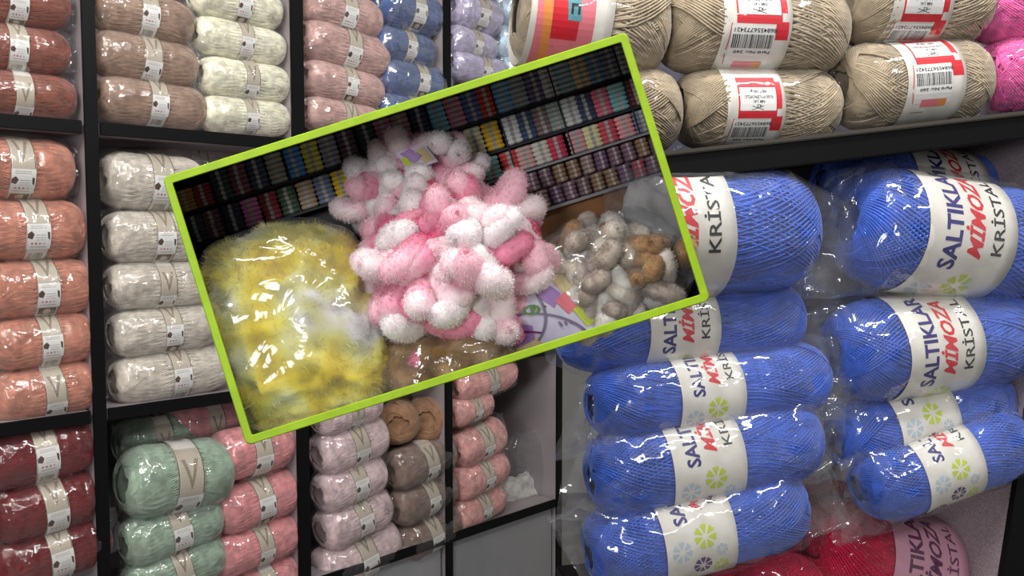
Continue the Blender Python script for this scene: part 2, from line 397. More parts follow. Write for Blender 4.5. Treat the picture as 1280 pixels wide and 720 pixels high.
# ---------------------------------------------------------------- film wrap meshes
def wrap_mesh(name, seed, extl=0.02, extr=0.03, amp=0.0022, fr=55, tipl=0.5, tipr=0.9, gap=0.0045, nx=64, ns=56):
    V = []; off = Vector((seed*3.7, seed*1.3, seed*.9)); rnd = random.Random(seed)
    skew = rnd.uniform(-.5, .5); bow = rnd.uniform(-.02, .02)
    for i in range(nx+1):
        u = i/nx; x = -HL-extl + (2*HL+extl+extr)*u
        ax = min(1.0, abs(x)/HL); rb = HR*max(0.0, 1-ax**3.2)**(1/3.2)+gap
        if x > HL*.72: k = (x-HL*.72)/(extr+HL*.28); tip = tipr
        elif x < -HL*.72: k = (-x-HL*.72)/(extl+HL*.28); tip = tipl
        else: k = 0; tip = 1
        hz = max(rb, (HR+gap)*(1-k*(1-tip))) if k > 0 else rb
        hy = max(rb, 0.0015) if k > 0 else rb
        for j in range(ns):
            th = 2*PI*j/ns; cy, cz = math.cos(th), math.sin(th)
            p = Vector((x + (k*skew*.03*cz if k > 0 else 0), -hy*cy, hz*cz + bow*k))
            q = p + off
            n1 = noise.noise(q*fr); n2 = noise.noise(q*fr*2.3+Vector((9, 2, 4)))
            d = amp*(1-abs(n1)*2.2) + amp*.5*(1-abs(n2)*2)
            d = max(d, -gap*.3)*(1+1.2*k)
            nrm = Vector((0, -cy, cz)) if hy > .01 else Vector((0, -1 if cy > 0 else 1, 0))
            p += nrm*d
            if k > .3: p.z += .004*noise.noise(q*30); p.x += .004*noise.noise(q*40+Vector((3, 3, 3)))
            V.append(p)
    Q = []
    for i in range(nx):
        for j in range(ns): Q.append((i*ns+j, i*ns+(j+1) % ns, (i+1)*ns+(j+1) % ns, (i+1)*ns+j))
    return mesh_np(name, [tuple(v) for v in V], Q)
WS = [wrap_mesh('plastic_wrap', 10+i, .006, .010+.006*(i % 3), .0024, 60, .7, .7) for i in range(4)]
WB = [wrap_mesh('plastic_wrap', 20+i, .02, .030+.008*i, .0026, 34, .8, .95) for i in range(3)]
WB_BIG = wrap_mesh('plastic_wrap', 31, .01, .062, .0016, 22, .8, .72)
WC = [wrap_mesh('plastic_wrap', 40+i, .010, .014, .0016, 34, .7, .8, .0035) for i in range(2)]

# ---------------------------------------------------------------- the yarn balls
NBALL = [0]
def yarn_ball(C, X, Y, hl, hr, ytype, colour, roll, label, group, tilt=0, band='small', bx=0.0, wrap='small', name='yarn_ball', wz=None, flip=False):
    """C centre, X axis, Y away from viewer, hl/hr half length and radius in m"""
    X = X.normalized(); Y = (Y - X*Y.dot(X)).normalized(); Z = X.cross(Y)
    t = math.radians(tilt); X2 = X*math.cos(t)+Z*math.sin(t); Z2 = X2.cross(Y)
    sx, sr = hl/HL, hr/HR
    M = Matrix(((X2.x*sx, Y.x*sr, Z2.x*sr, C.x), (X2.y*sx, Y.y*sr, Z2.y*sr, C.y), (X2.z*sx, Y.z*sr, Z2.z*sr, C.z), (0, 0, 0, 1)))
    root = empty(name, M, label, 'yarn', group)
    NBALL[0] += 1; n = NBALL[0]
    lst = {'fine': FINE, 'blue': BLUEY, 'cotton': COTT, 'mohair': MOH}[ytype]
    o = obj('wound_yarn', lst[n % len(lst)], root, colour, Matrix.Rotation(n*1.7, 4, 'X'))
    # the print and the band keep their own proportions along the axis
    if band:
        hw, bm_, pr = {'small': (.0165, BAND_S[n % 2], SMALL[n % 2]), 'crystal': (.037, BAND_B[n % 2], CRYS), 'crystald': (.037, BAND_B[n % 2], CRYSD),
                       'cotton': (.037, BAND_B[n % 2], COTP), 'cottonp': (.037, BAND_B[n % 2], COTPH)}[band]
        k = {'small': sr*1.0, 'crystal': sr, 'crystald': sr, 'cotton': sr*.95, 'cottonp': sr}[band]/sx
        rs = 1+max(0, abs(bx)-.008)*1.1; BM = Matrix.Translation((bx/sx, 0, 0)) @ Matrix.Rotation(math.radians(roll), 4, 'X') @ Matrix.Diagonal((k, rs, rs, 1))
        b = obj('label_band', bm_, root, None, BM)
        if band == 'crystald': b.material_slots[0].link = 'OBJECT'; b.material_slots[0].material = mat('pink tinted paper', (206, 150, 168), .5)
        obj('label_print', pr, b)
    if wrap:
        wl, fm = {'small': (WS, FILM), 'blue': (WB, FILM_BLUE), 'shiny': (WS, FILM_SHINY), 'big': ([WB_BIG], FILM_BLUE), 'cotton': (WC, FILM_TIGHT)}[wrap]
        WM = Matrix.Rotation(PI if flip else 0, 4, 'Y')
        obj('plastic_wrap', wl[n % len(wl)], root, fm, WM)
    return root

def left_ball(xl, xr, yc, h, colour, roll, label, group, tilt=0, rec=0.0, **kw):
    C0 = L((xl+xr)/2, yc, rec+.05); d = (C0-CAM).dot(FWD); hr = h/2*d/F*0.97
    C0 = L((xl+xr)/2, yc, rec+hr)
    s0, s1 = Ls(xl, rec+hr), Ls(xr, rec+hr); half = (s1-s0)/2
    rr = ray((xl+xr)/2, 290); tp = abs(rr.dot(LU)/rr.dot(LN))
    hl = math.sqrt(max(half*half-(hr*tp*.8)**2, (half*.6)**2))
    C = LP+LN*(rec+hr)+LU*((s0+s1)/2); C.z = C0.z
    return yarn_ball(C, LU, LN, hl, hr, 'fine', colour, roll, label, group, tilt, **kw)

# ---------------------------------------------------------------- setting
def structure(name, me_or_obj): me_or_obj['kind'] = 'structure'; return me_or_obj
structure('floor', slab('floor', (-5, -4, -.05), Vector((10, 0, 0)), Vector((0, 9, 0)), Vector((0, 0, .05)), mat('floor tile', (150, 145, 140), .4, col2=(140, 135, 130), scale=4), bevel=0))
structure('ceiling', slab('ceiling', (-5, -4, 2.9), Vector((10, 0, 0)), Vector((0, 9, 0)), Vector((0, 0, .05)), mat('ceiling paint', (225, 225, 222), .8), bevel=0))
structure('wall_back', slab('wall_back', (-5, 5, 0), Vector((10, 0, 0)), Vector((0, .05, 0)), Vector((0, 0, 2.9)), mat('wall paint', (190, 188, 185), .8), bevel=0))

# left shelving unit -----------------------------------------------------------
DEP = 0.36
zb = {k: L(118, y).z for k, y in (('b1', 160), ('b2', 521), ('b3', 822))}
zb['b0'] = zb['b1'] + 0.48
unit = empty('shelving_unit', Matrix.Translation(LW(0, 0)), 'black edged shelving unit of pigeonholes filled with wrapped yarn, left side', 'shelving')
IM = Matrix.Translation(LW(0, 0)).inverted()
def lslab(name, s0, s1, z0, z1, r0, r1, m, bevel=.001):
    o = slab(name, LW(s0, z0, r0), LU*(s1-s0), ZV*(z1-z0), LN*(r1-r0), m, None, bevel); o.parent = unit; o.matrix_parent_inverse = IM; return o
posts = [-0.40, 0.0, 0.40, 0.80, 1.20]
TH = .020
for i, s in enumerate(posts):
    ty = TH*(1.35 if i == 2 else 1)
    lslab('side_panel', s-ty/2+.001, s+ty/2-.001, 0, 2.5, .004, DEP, PANEL)
    lslab('edge_strip', s-ty/2-.001, s+ty/2+.001, 0.0, 2.5, -.002, .004, BLACK)
for i in range(len(posts)-1):
    a, b = posts[i]+TH*.75, posts[i+1]-TH*.75
    for k in ('b0', 'b1', 'b2', 'b3'):
        lslab('shelf_board', a, b, zb[k]-.010, zb[k]+.010, .005, DEP, PANEL)
        lslab('edge_strip', a, b, zb[k]-.011, zb[k]+.011, -.001, .005, BLACK)
    lslab('back_panel', a, b, 0.02, 2.5, DEP, DEP+.008, PANEL)
    lslab('lower_door', a+.002, b-.002, 0.05, zb['b3']-.016, .012, .03, GREYF)

# colours of the yarns
Y = lambda n, c, g=False: yarn_mat(n+' yarn', c, g)
RUST = Y('rust', (148, 84, 66)); TAUP = Y('taupe', (170, 140, 120)); CREAM = Y('cream', (240, 236, 212)); DPINK = Y('dusty pink', (206, 168, 160))
SLATE = Y('slate blue', (82, 106, 156)); LILAC = Y('lilac', (204, 194, 220)); PALEBL = Y('pale blue', (196, 214, 228)); PEACH = Y('peach', (204, 138, 114))
OATM = Y('oatmeal', (214, 204, 190)); MAUVEY = Y('pale mauve', (200, 178, 178)); WINE = Y('wine red', (118, 10, 17)); SAGE = Y('sage', (164, 184, 162))
ROSE = Y('rose pink', (226, 152, 152)); BLUSH = Y('blush', (226, 200, 200)); MOCHA = Y('mocha', (146, 122, 110)); BROWN = Y('brown', (150, 112, 84)); CORAL = Y('coral pink', (228, 170, 162))
ordn = ['top', 'second', 'third', 'fourth', 'fifth', 'sixth']
def stack(rows, colour, cname, where, group, **kw):
    n = len(rows)
    for i, r in enumerate(rows):
        xl, xr, yc, h, roll = r[:5]; tl = r[5] if len(r) > 5 else 0
        pos = ('top one' if i == 0 else 'bottom one' if i == n-1 else ordn[i]+' down')
        left_ball(xl, xr, yc, h, colour, roll, '%s yarn ball, %s %s' % (cname, pos, where), group, tl, **kw)
stack([(-48, 92, 3, 60, 10), (-50, 90, 61, 59, -5), (-46, 96, 119, 59, 40)], RUST, 'rust brown', 'of the upper left corner stack', 'rust balls in the upper left corner')
stack([(120, 243, 22, 59, -12, -3), (120, 246, 76, 60, 15, -3), (123, 256, 130, 59, -8, -2)], TAUP, 'taupe', 'in the pigeonhole left of the cream balls', 'taupe balls on the upper shelf')
stack([(244, 352, 6, 52, 0, -2), (246, 356, 53, 48, 0, -2), (252, 360, 101, 50, 25, 0), (252, 360, 146, 46, 0, 1)], CREAM, 'cream white', 'of the stack beside the taupe balls', 'cream balls on the upper shelf')
stack([(376, 474, 17, 56, 0, -5), (377, 482, 62, 56, 8, -6), (380, 476, 107, 48, -10, -5), (380, 474, 148, 44, 20, -3)], DPINK, 'dusty pink', 'of the stack left of the slate blue balls', 'dusty pink balls on the upper shelf')
stack([(470, 552, 16, 52, -8, -3), (468, 540, 60, 42, -8, -3), (472, 560, 103, 48, -12, -2), (470, 548, 140, 40, 0, 0)], SLATE, 'slate blue', 'of the stack on the upper shelf', 'slate blue balls on the upper shelf', wrap='shiny')
stack([(560, 622, 18, 48, 0, -4), (558, 616, 56, 38, 0, -4), (560, 632, 88, 40, 0, -4)], LILAC, 'pale lilac', 'of the narrow stack above the lime frame', 'lilac balls above the lime frame', wrap='shiny')
stack([(618, 672, 16, 48, 0, -4), (615, 668, 58, 44, 0, -4), (622, 676, 92, 38, 0, -4)], PALEBL, 'pale icy blue', 'of the stack right of the lilac balls', 'icy blue balls above the lime frame', wrap='shiny')
stack([(-58, 90, 210, 78, 10, 0), (-38, 103, 287, 76, -5, 1), (-25, 112, 360, 72, -6, 1), (-18, 113, 426, 66, -10, 3), (-18, 117, 489, 68, 25, 4)], PEACH, 'peach orange', 'of the stack at the left edge', 'peach balls at the left edge')
stack([(126, 252, 228, 72, -5, -1), (128, 255, 296, 66, -5, 0), (130, 258, 356, 59, 30, 0), (133, 266, 412, 60, -8, 2), (134, 280, 467, 64, -10, 3)], OATM, 'oatmeal beige', 'of the stack left of the lime frame', 'oatmeal balls left of the lime frame')
left_ball(170, 300, 205, 60, MAUVEY, 0, 'pale mauve yarn ball lying at the back above the oatmeal balls', 'balls at the back of shelves', 0, rec=.15)
stack([(-38, 108, 568, 74, -15, 4), (-24, 114, 634, 74, 5, 5), (-24, 123, 694, 72, -10, 6)], WINE, 'wine red', 'of the stack in the lower left corner', 'wine red balls in the lower left corner')
left_ball(136, 236, 549, 60, SAGE, 40, 'sage green yarn ball lying half hidden behind the large sage one', 'sage balls on the lower shelf', 0, rec=.09)
left_ball(140, 277, 598, 92, SAGE, 25, 'large sage green yarn ball tilted on top of its stack', 'sage balls on the lower shelf', -3, rec=-.015)
left_ball(140, 266, 664, 66, SAGE, 170, 'sage green yarn ball in the middle of its stack, barcode showing', 'sage balls on the lower shelf', 6)
left_ball(143, 268, 715, 62, SAGE, 10, 'lowest sage green yarn ball, cut by the bottom of the photo', 'sage balls on the lower shelf', 7)
left_ball(205, 300, 528, 56, ROSE, 40, 'rose pink yarn ball lying at the back on top of its stack', 'rose pink balls on the lower shelf', 0, rec=.09)
stack([(258, 357, 563, 66, 10, 3), (258, 364, 627, 62, -12, 6), (256, 366, 682, 56, 10, 5), (268, 366, 733, 54, 30, 5)], ROSE, 'rose pink', 'of the column beside the sage balls', 'rose pink balls on the lower shelf')
stack([(388, 470, 513, 50, 30, 7), (388, 476, 556, 60, 10, 8), (390, 474, 604, 56, -12, 9), (392, 480, 648, 60, -10, 10), (386, 490, 696, 66, -5, 11)], BLUSH, 'pale blush', 'of the column under the lime frame corner', 'blush balls under the lime frame')
stack([(482, 562, 577, 54, 10, 8), (486, 564, 622, 50, -5, 9), (486, 568, 667, 54, 0, 12)], MOCHA, 'mocha brown', 'of the column right of the blush balls', 'mocha balls under the lime frame')
stack([(562, 640, 474, 46, 200, 8), (560, 612, 510, 36, 10, 9), (562, 626, 552, 50, 10, 9), (562, 630, 594, 46, 5, 10), (562, 626, 634, 42, 0, 11)], CORAL, 'coral pink', 'of the column right of the black divider', 'coral balls under the lime frame')
for px, py, r, lb in ((497, 522, 26, 'brown yarn ball seen end on, left of the two on the mocha balls'), (531, 519, 27, 'brown yarn ball seen end on, right of the two on the mocha balls')):
    C = L(px, py, .10); d = (C-CAM).dot(FWD); hr = r*d/F
    vd = (C-CAM).normalized(); vd.z = 0
    yarn_ball(C, vd, Vector((-vd.y, vd.x, 0)), .085, hr, 'cotton', BROWN, 0, lb, 'brown balls seen end on', band=None, wrap=None)

# loose plastic bag with pale yarn at the right end of the lower shelf
def blob_film(name, C, ax, ay, az, amp, fr, m, label=None, cat=None, group=None, seed=0, parent=None, clampf=None, nexp=2.4, nu=64, nv=44, flat=None):
    V = []; off = Vector((seed*2.1, seed*.7, seed*1.9))
    for i in range(nv+1):
        ph = -PI/2+PI*i/nv
        for j in range(nu):
            th = 2*PI*j/nu
            f = lambda v, e: math.copysign(abs(v)**e, v)
            e = 2/nexp
            a, b, c = f(math.cos(ph), e)*f(math.cos(th), e), f(math.cos(ph), e)*f(math.sin(th), e), f(math.sin(ph), e)
            p = C+ax*a+ay*b+az*c; q = p+off
            n = (ax.normalized()*a+ay.normalized()*b+az.normalized()*c).normalized()
            d = amp*(.5-abs(noise.noise(q*fr))*2) + amp*.6*(.5-abs(noise.noise(q*fr*2.1+off))*2)
            p = p+n*d
            if clampf: p = clampf(p)
            V.append(tuple(p))
    Q = [(i*nu+j, i*nu+(j+1) % nu, (i+1)*nu+(j+1) % nu, (i+1)*nu+j) for i in range(nv) for j in range(nu)]
    o = obj(name, mesh_np(name, V, Q), parent, m)
    return tag(o, label, cat, group)
pale_bag = empty('bagged_yarn', Matrix.Translation(L(655, 600, .10)), 'crumpled clear bag of pale yarn at the right end of the lower shelf', 'yarn bag')
o = blob_film('bag_film', Vector((0, 0, 0)), LU*.135, LN*.05, ZV*.14, .012, 16, FILM, seed=3, parent=pale_bag)
o = blob_film('yarn_heap', Vector((-.01, 0, -.06)).xyz, LU*.10, LN*.035, ZV*.075, .010, 24, yarn_mat('pale ivory yarn', (206, 202, 196)), seed=5, parent=pale_bag)

# right shelving unit --------------------------------------------------------
rn = empty('shelving_unit', Matrix.Translation(R_(1290, 720)), 'near black edged shelf holding beige, pink and blue balls, right side', 'shelving')
IR = Matrix.Translation(R_(1290, 720)).inverted()
def rpart(o): o.parent = rn; o.matrix_parent_inverse = IR; return o
def rquad(name, p, depth, m, bevel=.0015):                   # p: four front pixels (on the right unit's plane) going back by depth
    P = [R_(*q) for q in p]; bm = bmesh.new(); hexa(bm, P+[v+RNN*depth for v in P]); bmesh.ops.recalc_face_normals(bm, faces=bm.faces)
    if bevel: bmesh.ops.bevel(bm, geom=list(bm.edges), offset=bevel, segments=2, affect='EDGES')
    return rpart(obj(name, bm_mesh(name, bm, [m])))
rquad('shelf_board', [(745, 203), (1345, 133), (1345, 165), (745, 238)], .36, BLACK)
rquad('edge_lip', [(742, 200), (1345, 131), (1345, 137), (742, 206)], -.004, mat('clear shelf edging', (70, 66, 60), .2))
rquad('shelf_board', [(800, 858), (1262, 800), (1262, 826), (800, 884)], .36, BLACK)
# side panel leans a little, black front edge
def side(name, r0, r1, dx0, dx1, m):
    a, b = (1372, -40), (1170, 1256)
    P = [R_(a[0]+dx0, a[1], r0), R_(a[0]+dx1, a[1], r0), R_(b[0]+dx1, b[1], r0), R_(b[0]+dx0, b[1], r0)]
    bm = bmesh.new(); hexa(bm, P+[v+RNN*(r1-r0) for v in P]); bmesh.ops.recalc_face_normals(bm, faces=bm.faces)
    return rpart(obj(name, bm_mesh(name, bm, [m])))
side('side_panel', .004, .37, 1, 27, PANELR)
side('edge_strip', -.004, .004, 0, 28, BLACK)
rquad('back_panel', [(960, -60), (1330, -60), (1330, 900), (960, 900)], 0.01, mat('dim slate board', (70, 68, 82), .6)).location += RNN*.37
BLUE = Y('glitter blue', (58, 94, 190), True); RED = Y('glitter crimson', (190, 16, 62), True); BEIGE = Y('beige cotton', (164, 148, 124)); FPINK = Y('candy pink', (240, 110, 178), True)
def rb(cx, cy, hlpx, h, tilt, rec, ytype, colour, roll, label, group, **kw):
    C = R_(cx, cy, rec); d = (C-CAM).dot(FWD); k = d/F
    return yarn_ball(C, RU, RNN, hlpx*k/math.cos(YAW), h/2*k, ytype, colour, roll, label, group, tilt, **kw)
g1 = 'blue glitter balls of the left column'; g2 = 'blue glitter balls of the right column'
rb(862, 291, 152, 154, 1, .045, 'blue', BLUE, 34, 'large blue glitter yarn ball directly right of the lime frame corner', g1, band='crystal', wrap='big', bx=-.036)
rb(850, 405, 152, 108, 2, .06, 'blue', BLUE, 30, 'blue glitter yarn ball just under the lime frame corner', g1, band='crystal', wrap='blue', bx=-.015)
rb(886, 487, 150, 100, 5, .04, 'blue', BLUE, -5, 'blue glitter yarn ball third from top in the left blue column', g1, band='crystal', wrap='blue', bx=-.015)
rb(880, 569, 145, 112, 8, .03, 'blue', BLUE, -7, 'blue glitter yarn ball second from bottom in the left blue column', g1, band='crystal', wrap='blue', bx=-.015)
rb(870, 658, 138, 110, 10, .02, 'blue', BLUE, -28, 'lowest blue glitter yarn ball, its band covered with flowers', g1, band='crystal', wrap='blue', bx=-.015)
rb(1150, 246, 130, 120, -6, .17, 'blue', BLUE, 30, 'blue glitter yarn ball in shadow behind the top right blue one', g2, band='crystal', wrap=None)
rb(1180, 297, 132, 144, -7, .05, 'blue', BLUE, 33, 'top blue glitter yarn ball of the right column, glint across its band', g2, band='crystal', wrap='blue', flip=True, bx=-.019)
rb(1163, 428, 130, 122, 5, .05, 'blue', BLUE, 40, 'blue glitter yarn ball second in the right column, all three words showing', g2, band='crystal', wrap='blue', flip=True, bx=-.024)
rb(1149, 522, 116, 98, 12, .06, 'blue', BLUE, -40, 'blue glitter yarn ball third from top in the right column', g2, band='crystal', wrap='blue', flip=True, bx=-.019)
rb(1176, 577, 112, 96, 15, .03, 'blue', BLUE, -26, 'lowest blue glitter yarn ball of the right column, resting above the crimson ones', g2, band='crystal', wrap='blue', flip=True, bx=-.014)
g3 = 'crimson balls below the blue ones'
rb(1130, 706, 130, 126, -16, .12, 'blue', RED, 30, 'crimson yarn ball with pinkish band below the right blue column', g3, band='crystald', wrap='cotton', bx=-.014)
rb(1095, 668, 120, 110, -14, .24, 'blue', RED, 30, 'crimson yarn ball lying at the back behind the front crimson one', g3, band='crystald', wrap=None)
rb(918, 752, 110, 100, 4, .11, 'blue', RED, 60, 'crimson yarn ball peeking out under the left blue column', g3, band=None, wrap='cotton')
g4 = 'beige cotton balls on the upper right shelf'
rb(737, 28, 92, 122, -4, .05, 'cotton', BEIGE, 10, 'beige cotton ball with pink and teal band above the lime frame', g4, band='cottonp', wrap='cotton', bx=-.034)
rb(752, 140, 92, 104, 2, .05, 'cotton', BEIGE, 0, 'beige cotton ball mostly hidden behind the lime frame', g4, band=None, wrap='cotton')
rb(938, 36, 114, 112, 1, .05, 'cotton', BEIGE, 20, 'large beige cotton ball on top, red band with barcode', g4, band='cotton', wrap='cotton', bx=-.018)
rb(944, 136, 100, 96, 2, .05, 'cotton', BEIGE, 33, 'beige cotton ball with red band under the large one', g4, band='cotton', wrap='cotton', bx=-.022)
rb(1140, 4, 92, 104, 2, .05, 'cotton', BEIGE, 50, 'beige cotton ball at the top edge between two others, red band', g4, band='cotton', wrap='cotton', bx=-.022)
rb(1136, 106, 94, 102, 6, .045, 'cotton', BEIGE, -6, 'beige cotton ball on the shelf beside the candy pink one', g4, band='cotton', wrap='cotton', bx=.0)
g5 = 'candy pink balls on the upper right shelf'
rb(1290, 14, 86, 80, 3, .05, 'mohair', FPINK, 0, 'upper candy pink fuzzy yarn ball at the right edge', g5, band=None, wrap='cotton')
rb(1310, 92, 92, 92, 3, .05, 'mohair', FPINK, 0, 'lower candy pink fuzzy yarn ball at the right edge', g5, band=None, wrap='cotton')

# ---------------------------------------------------------------- lime framed display case with the fluffy yarns
TL, TR, BR, BL = Vector((203, 222)), Vector((783, 40)), Vector((891, 373)), Vector((308, 557))
EA = (TR-TL).normalized(); EB = Vector((-EA.y, EA.x)); WA, WBH = (TR-TL).length, (BL-TL).dot(EB)
def I(a, b, d):
    p = TL+EA*a+EB*b; return W(p.x, p.y, d)
XA = (RGT*EA.x - UPV*EA.y).normalized(); XB = (RGT*EB.x - UPV*EB.y).normalized()   # along the frame, down the frame
def to_local(p):
    q = p-CAM; d = q.dot(FWD); x = 640+F*q.dot(RGT)/d; y = 360-F*q.dot(UPV)/d; v = Vector((x, y))-TL
    return v.dot(EA), v.dot(EB), d
DF, DB = 0.600, 0.748
def clampc(p, mg=4, dmax=0.733, dmin=.600):
    a, b, d = to_local(p)
    a = min(max(a, mg), WA-mg); b = min(max(b, mg), WBH-mg); d = min(max(d, dmin), dmax)
    return I(a, b, d)
case = empty('display_case', Matrix.Translation(I(WA/2, WBH/2, DF)), 'tilted display case with a lime green frame in front of the shelves', 'display case')
IC = Matrix.Translation(I(WA/2, WBH/2, DF)).inverted()
def cpart(o): o.parent = case; o.matrix_parent_inverse = IC; return o
def rr(x0, y0, x1, y1, r, n=6):
    pts = []
    for cx, cy, a0 in ((x1-r, y0+r, -90), (x1-r, y1-r, 0), (x0+r, y1-r, 90), (x0+r, y0+r, 180)):
        for i in range(n+1):
            a = math.radians(a0+90*i/n); pts.append((cx+r*math.cos(a), cy+r*math.sin(a)))
    return pts
bm = bmesh.new(); FT = 10.5
loops = []
for (x0, y0, x1, y1, r, d) in ((0, 0, WA, WBH, 7, DF), (1.0, 1.0, WA-1.0, WBH-1.0, 7, DF-.0015), (FT-1, FT-1, WA-FT+1, WBH-FT+1, 2, DF-.0015), (FT, FT, WA-FT, WBH-FT, 2, DF), (FT, FT, WA-FT, WBH-FT, 2, DF+.008), (0.5, 0.5, WA-.5, WBH-.5, 7, DF+.008)):
    loops.append([bm.verts.new(I(a, b, d)) for a, b in rr(x0, y0, x1, y1, r)])
for a, b in zip(loops, loops[1:]+loops[:1]):
    n = len(a)
    for j in range(n): bm.faces.new((a[j], a[(j+1) % n], b[(j+1) % n], b[j]))
bmesh.ops.recalc_face_normals(bm, faces=bm.faces)
cpart(obj('frame', bm_mesh('frame', bm, [LIME])))
bm = bmesh.new(); A0 = [bm.verts.new(I(a, b, DF+.008)) for a, b in ((3, 3), (WA-3, 3), (WA-3, WBH-3), (3, WBH-3))]
A1 = [bm.verts.new(I(a, b, DB)) for a, b in ((3, 3), (WA-3, 3), (WA-3, WBH-3), (3, WBH-3))]
for j in range(4): bm.faces.new((A0[j], A0[(j+1) % 4], A1[(j+1) % 4], A1[j]))
bm.normal_update(); bmesh.ops.solidify(bm, geom=list(bm.faces), thickness=.0008)
cpart(obj('case_wall', bm_mesh('case_wall', bm, [DARKP])))
bm = bmesh.new(); hexa(bm, [I(a, b, DB) for a, b in ((2, 2), (WA-2, 2), (WA-2, WBH-2), (2, WBH-2))]+[I(a, b, DB+.004) for a, b in ((2, 2), (WA-2, 2), (WA-2, WBH-2), (2, WBH-2))])
bmesh.ops.recalc_face_normals(bm, faces=bm.faces)
cpart(obj('back_panel', bm_mesh('back_panel', bm, [mat('near black board', (24, 24, 30), .6)])))
bm = bmesh.new(); P0, P1 = W(780, 170, DB+.003), R_(790, 215, .0)
hexa(bm, [P0, P0+RGT*.02, P0+RGT*.02-UPV*.012, P0-UPV*.012, P1, P1+RGT*.02, P1+RGT*.02-UPV*.012, P1-UPV*.012]); bmesh.ops.recalc_face_normals(bm, faces=bm.faces)
cpart(obj('mounting_arm', bm_mesh('mounting_arm', bm, [BLACK])))

# small model shelves at the back of the case
mini = empty('miniature_shelf', Matrix.Translation(I(300, 100, .745)), 'dark miniature shelf rack along the back of the lime framed case', 'shelving')
IMN = Matrix.Translation(I(300, 100, .745)).inverted()
def mslab(name, a0, a1, b0, b1, d0, d1, m, bevel=0):
    bm = bmesh.new(); hexa(bm, [I(a, b, d0) for a, b in ((a0, b0), (a1, b0), (a1, b1), (a0, b1))]+[I(a, b, d1) for a, b in ((a0, b0), (a1, b0), (a1, b1), (a0, b1))])
    bmesh.ops.recalc_face_normals(bm, faces=bm.faces)
    o = obj(name, bm_mesh(name, bm, [m])); o.parent = mini; o.matrix_parent_inverse = IMN; return o
MB = mat('dark rack', (32, 34, 42), .6)
for b in (51, 92.5): mslab('shelf_board', 5, WA-5, b, b+3, .727, .747, MB)
mslab('shelf_board', 330, WA-5, 127, 130, .722, .747, mat('counter rail', (150, 146, 150), .4))
for a in (56, 152, 248, 340, 424, 500, 586): mslab('divider', a-1, a+1, 8, 127 if a > 330 else 93, .727, .747, MB)
mslab('counter_panel', 330, WA-5, 130, 182, .738, .747, mat('counter grey', (112, 100, 106), .6))
mslab('counter_rail', 360, WA-5, 180, 184, .722, .738, mat('counter rail', (150, 146, 150), .4))
mslab('wood_counter', 380, WA-5, 184, 250, .730, .747, mat('orange brown wood', (150, 96, 40), .5, col2=(132, 80, 30), scale=40))
def pack_ball_mesh():
    bm = bmesh.new(); NS = 10; rings = []
    for x, r in ((-1, .35), (-.9, .8), (-.55, 1), (-.2, 1), (.2, 1), (.55, 1), (.9, .8), (1, .35)):
        rings.append([bm.verts.new((x, r*math.cos(2*PI*j/NS), r*math.sin(2*PI*j/NS))) for j in range(NS)])
    for i, (a, b) in enumerate(zip(rings[:-1], rings[1:])):
        for j in range(NS): f = bm.faces.new((a[j], a[(j+1) % NS], b[(j+1) % NS], b[j])); f.material_index = 1 if i == 3 else 0
    bm.faces.new(rings[0]); bm.faces.new(rings[-1]); bmesh.ops.recalc_face_normals(bm, faces=bm.faces)
    return bm_mesh('small_ball', bm, [MB, mat('tiny band', (196, 194, 190), .5)], True)
PB = pack_ball_mesh()
cname = {}
def pack(a, b0, b1, c, nm, where, n=6, wd=11.2):
    kpx = .731/F; pm = mat('pack '+nm, tuple(min(250, int(v*1.4+8)) for v in c), .5, sheen=.2, spec=.6, col2=tuple(min(250, int(v*1.2)) for v in c), scale=300)  # pack colours lifted to make up for the light the case blocks
    key = (nm, where); cname[key] = cname.get(key, 0)+1
    root = empty('yarn_pack', Matrix.Translation(I(a, (b0+b1)/2, .731)), '%s miniature yarn pack on %s' % (nm, where), 'yarn pack', 'miniature yarn packs in the display case')
    hh = (b1-b0)/n; tl = random.uniform(-.04, .04)
    for i in range(n):
        p = I(a+random.uniform(-.5, .5), b0+hh*(i+.5), .731)-I(a, (b0+b1)/2, .731)
        M = Matrix(((XA.x*wd*kpx, FWD.x*.0036, XB.x*hh*.54*kpx, p.x), (XA.y*wd*kpx, FWD.y*.0036, XB.y*hh*.54*kpx, p.y), (XA.z*wd*kpx, FWD.z*.0036, XB.z*hh*.54*kpx, p.z), (0, 0, 0, 1)))
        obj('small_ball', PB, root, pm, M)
row1 = [(20, 'mustard', (150, 110, 30)), (43, 'brick red', (130, 40, 44)), (68, 'bottle green', (40, 62, 52)), (91, 'dull maroon', (112, 60, 66)), (115, 'smoky navy', (54, 62, 84)), (139, 'ash white', (140, 136, 126)),
        (163, 'cornflower blue', (70, 124, 184)), (186, 'straw yellow', (196, 180, 84)), (209, 'lilac grey', (128, 124, 144)), (233, 'plum', (82, 58, 74)), (259, 'deep forest', (40, 62, 54)), (282, 'orchid pink', (160, 100, 128)),
        (304, 'rosewood', (150, 112, 116)), (328, 'midnight blue', (40, 46, 72)), (351, 'sky blue', (110, 160, 196)), (373, 'blossom pink', (190, 120, 140)), (395, 'denim', (76, 92, 140)), (415, 'rust red', (168, 58, 46)),
        (436, 'azure', (98, 152, 206)), (456, 'blue and straw', (130, 140, 150)), (478, 'violet grey', (92, 82, 118)), (496, 'silver', (170, 168, 170)), (517, 'powder teal', (120, 150, 160)), (537, 'apricot', (196, 164, 124)), (557, 'steel blue', (100, 124, 156)), (576, 'graphite', (110, 112, 120)), (593, 'icy white', (170, 180, 190))]
for a, nm, c in row1: pack(a, 12 if a > 60 else 22, 50.5, c, nm, 'the top miniature shelf')
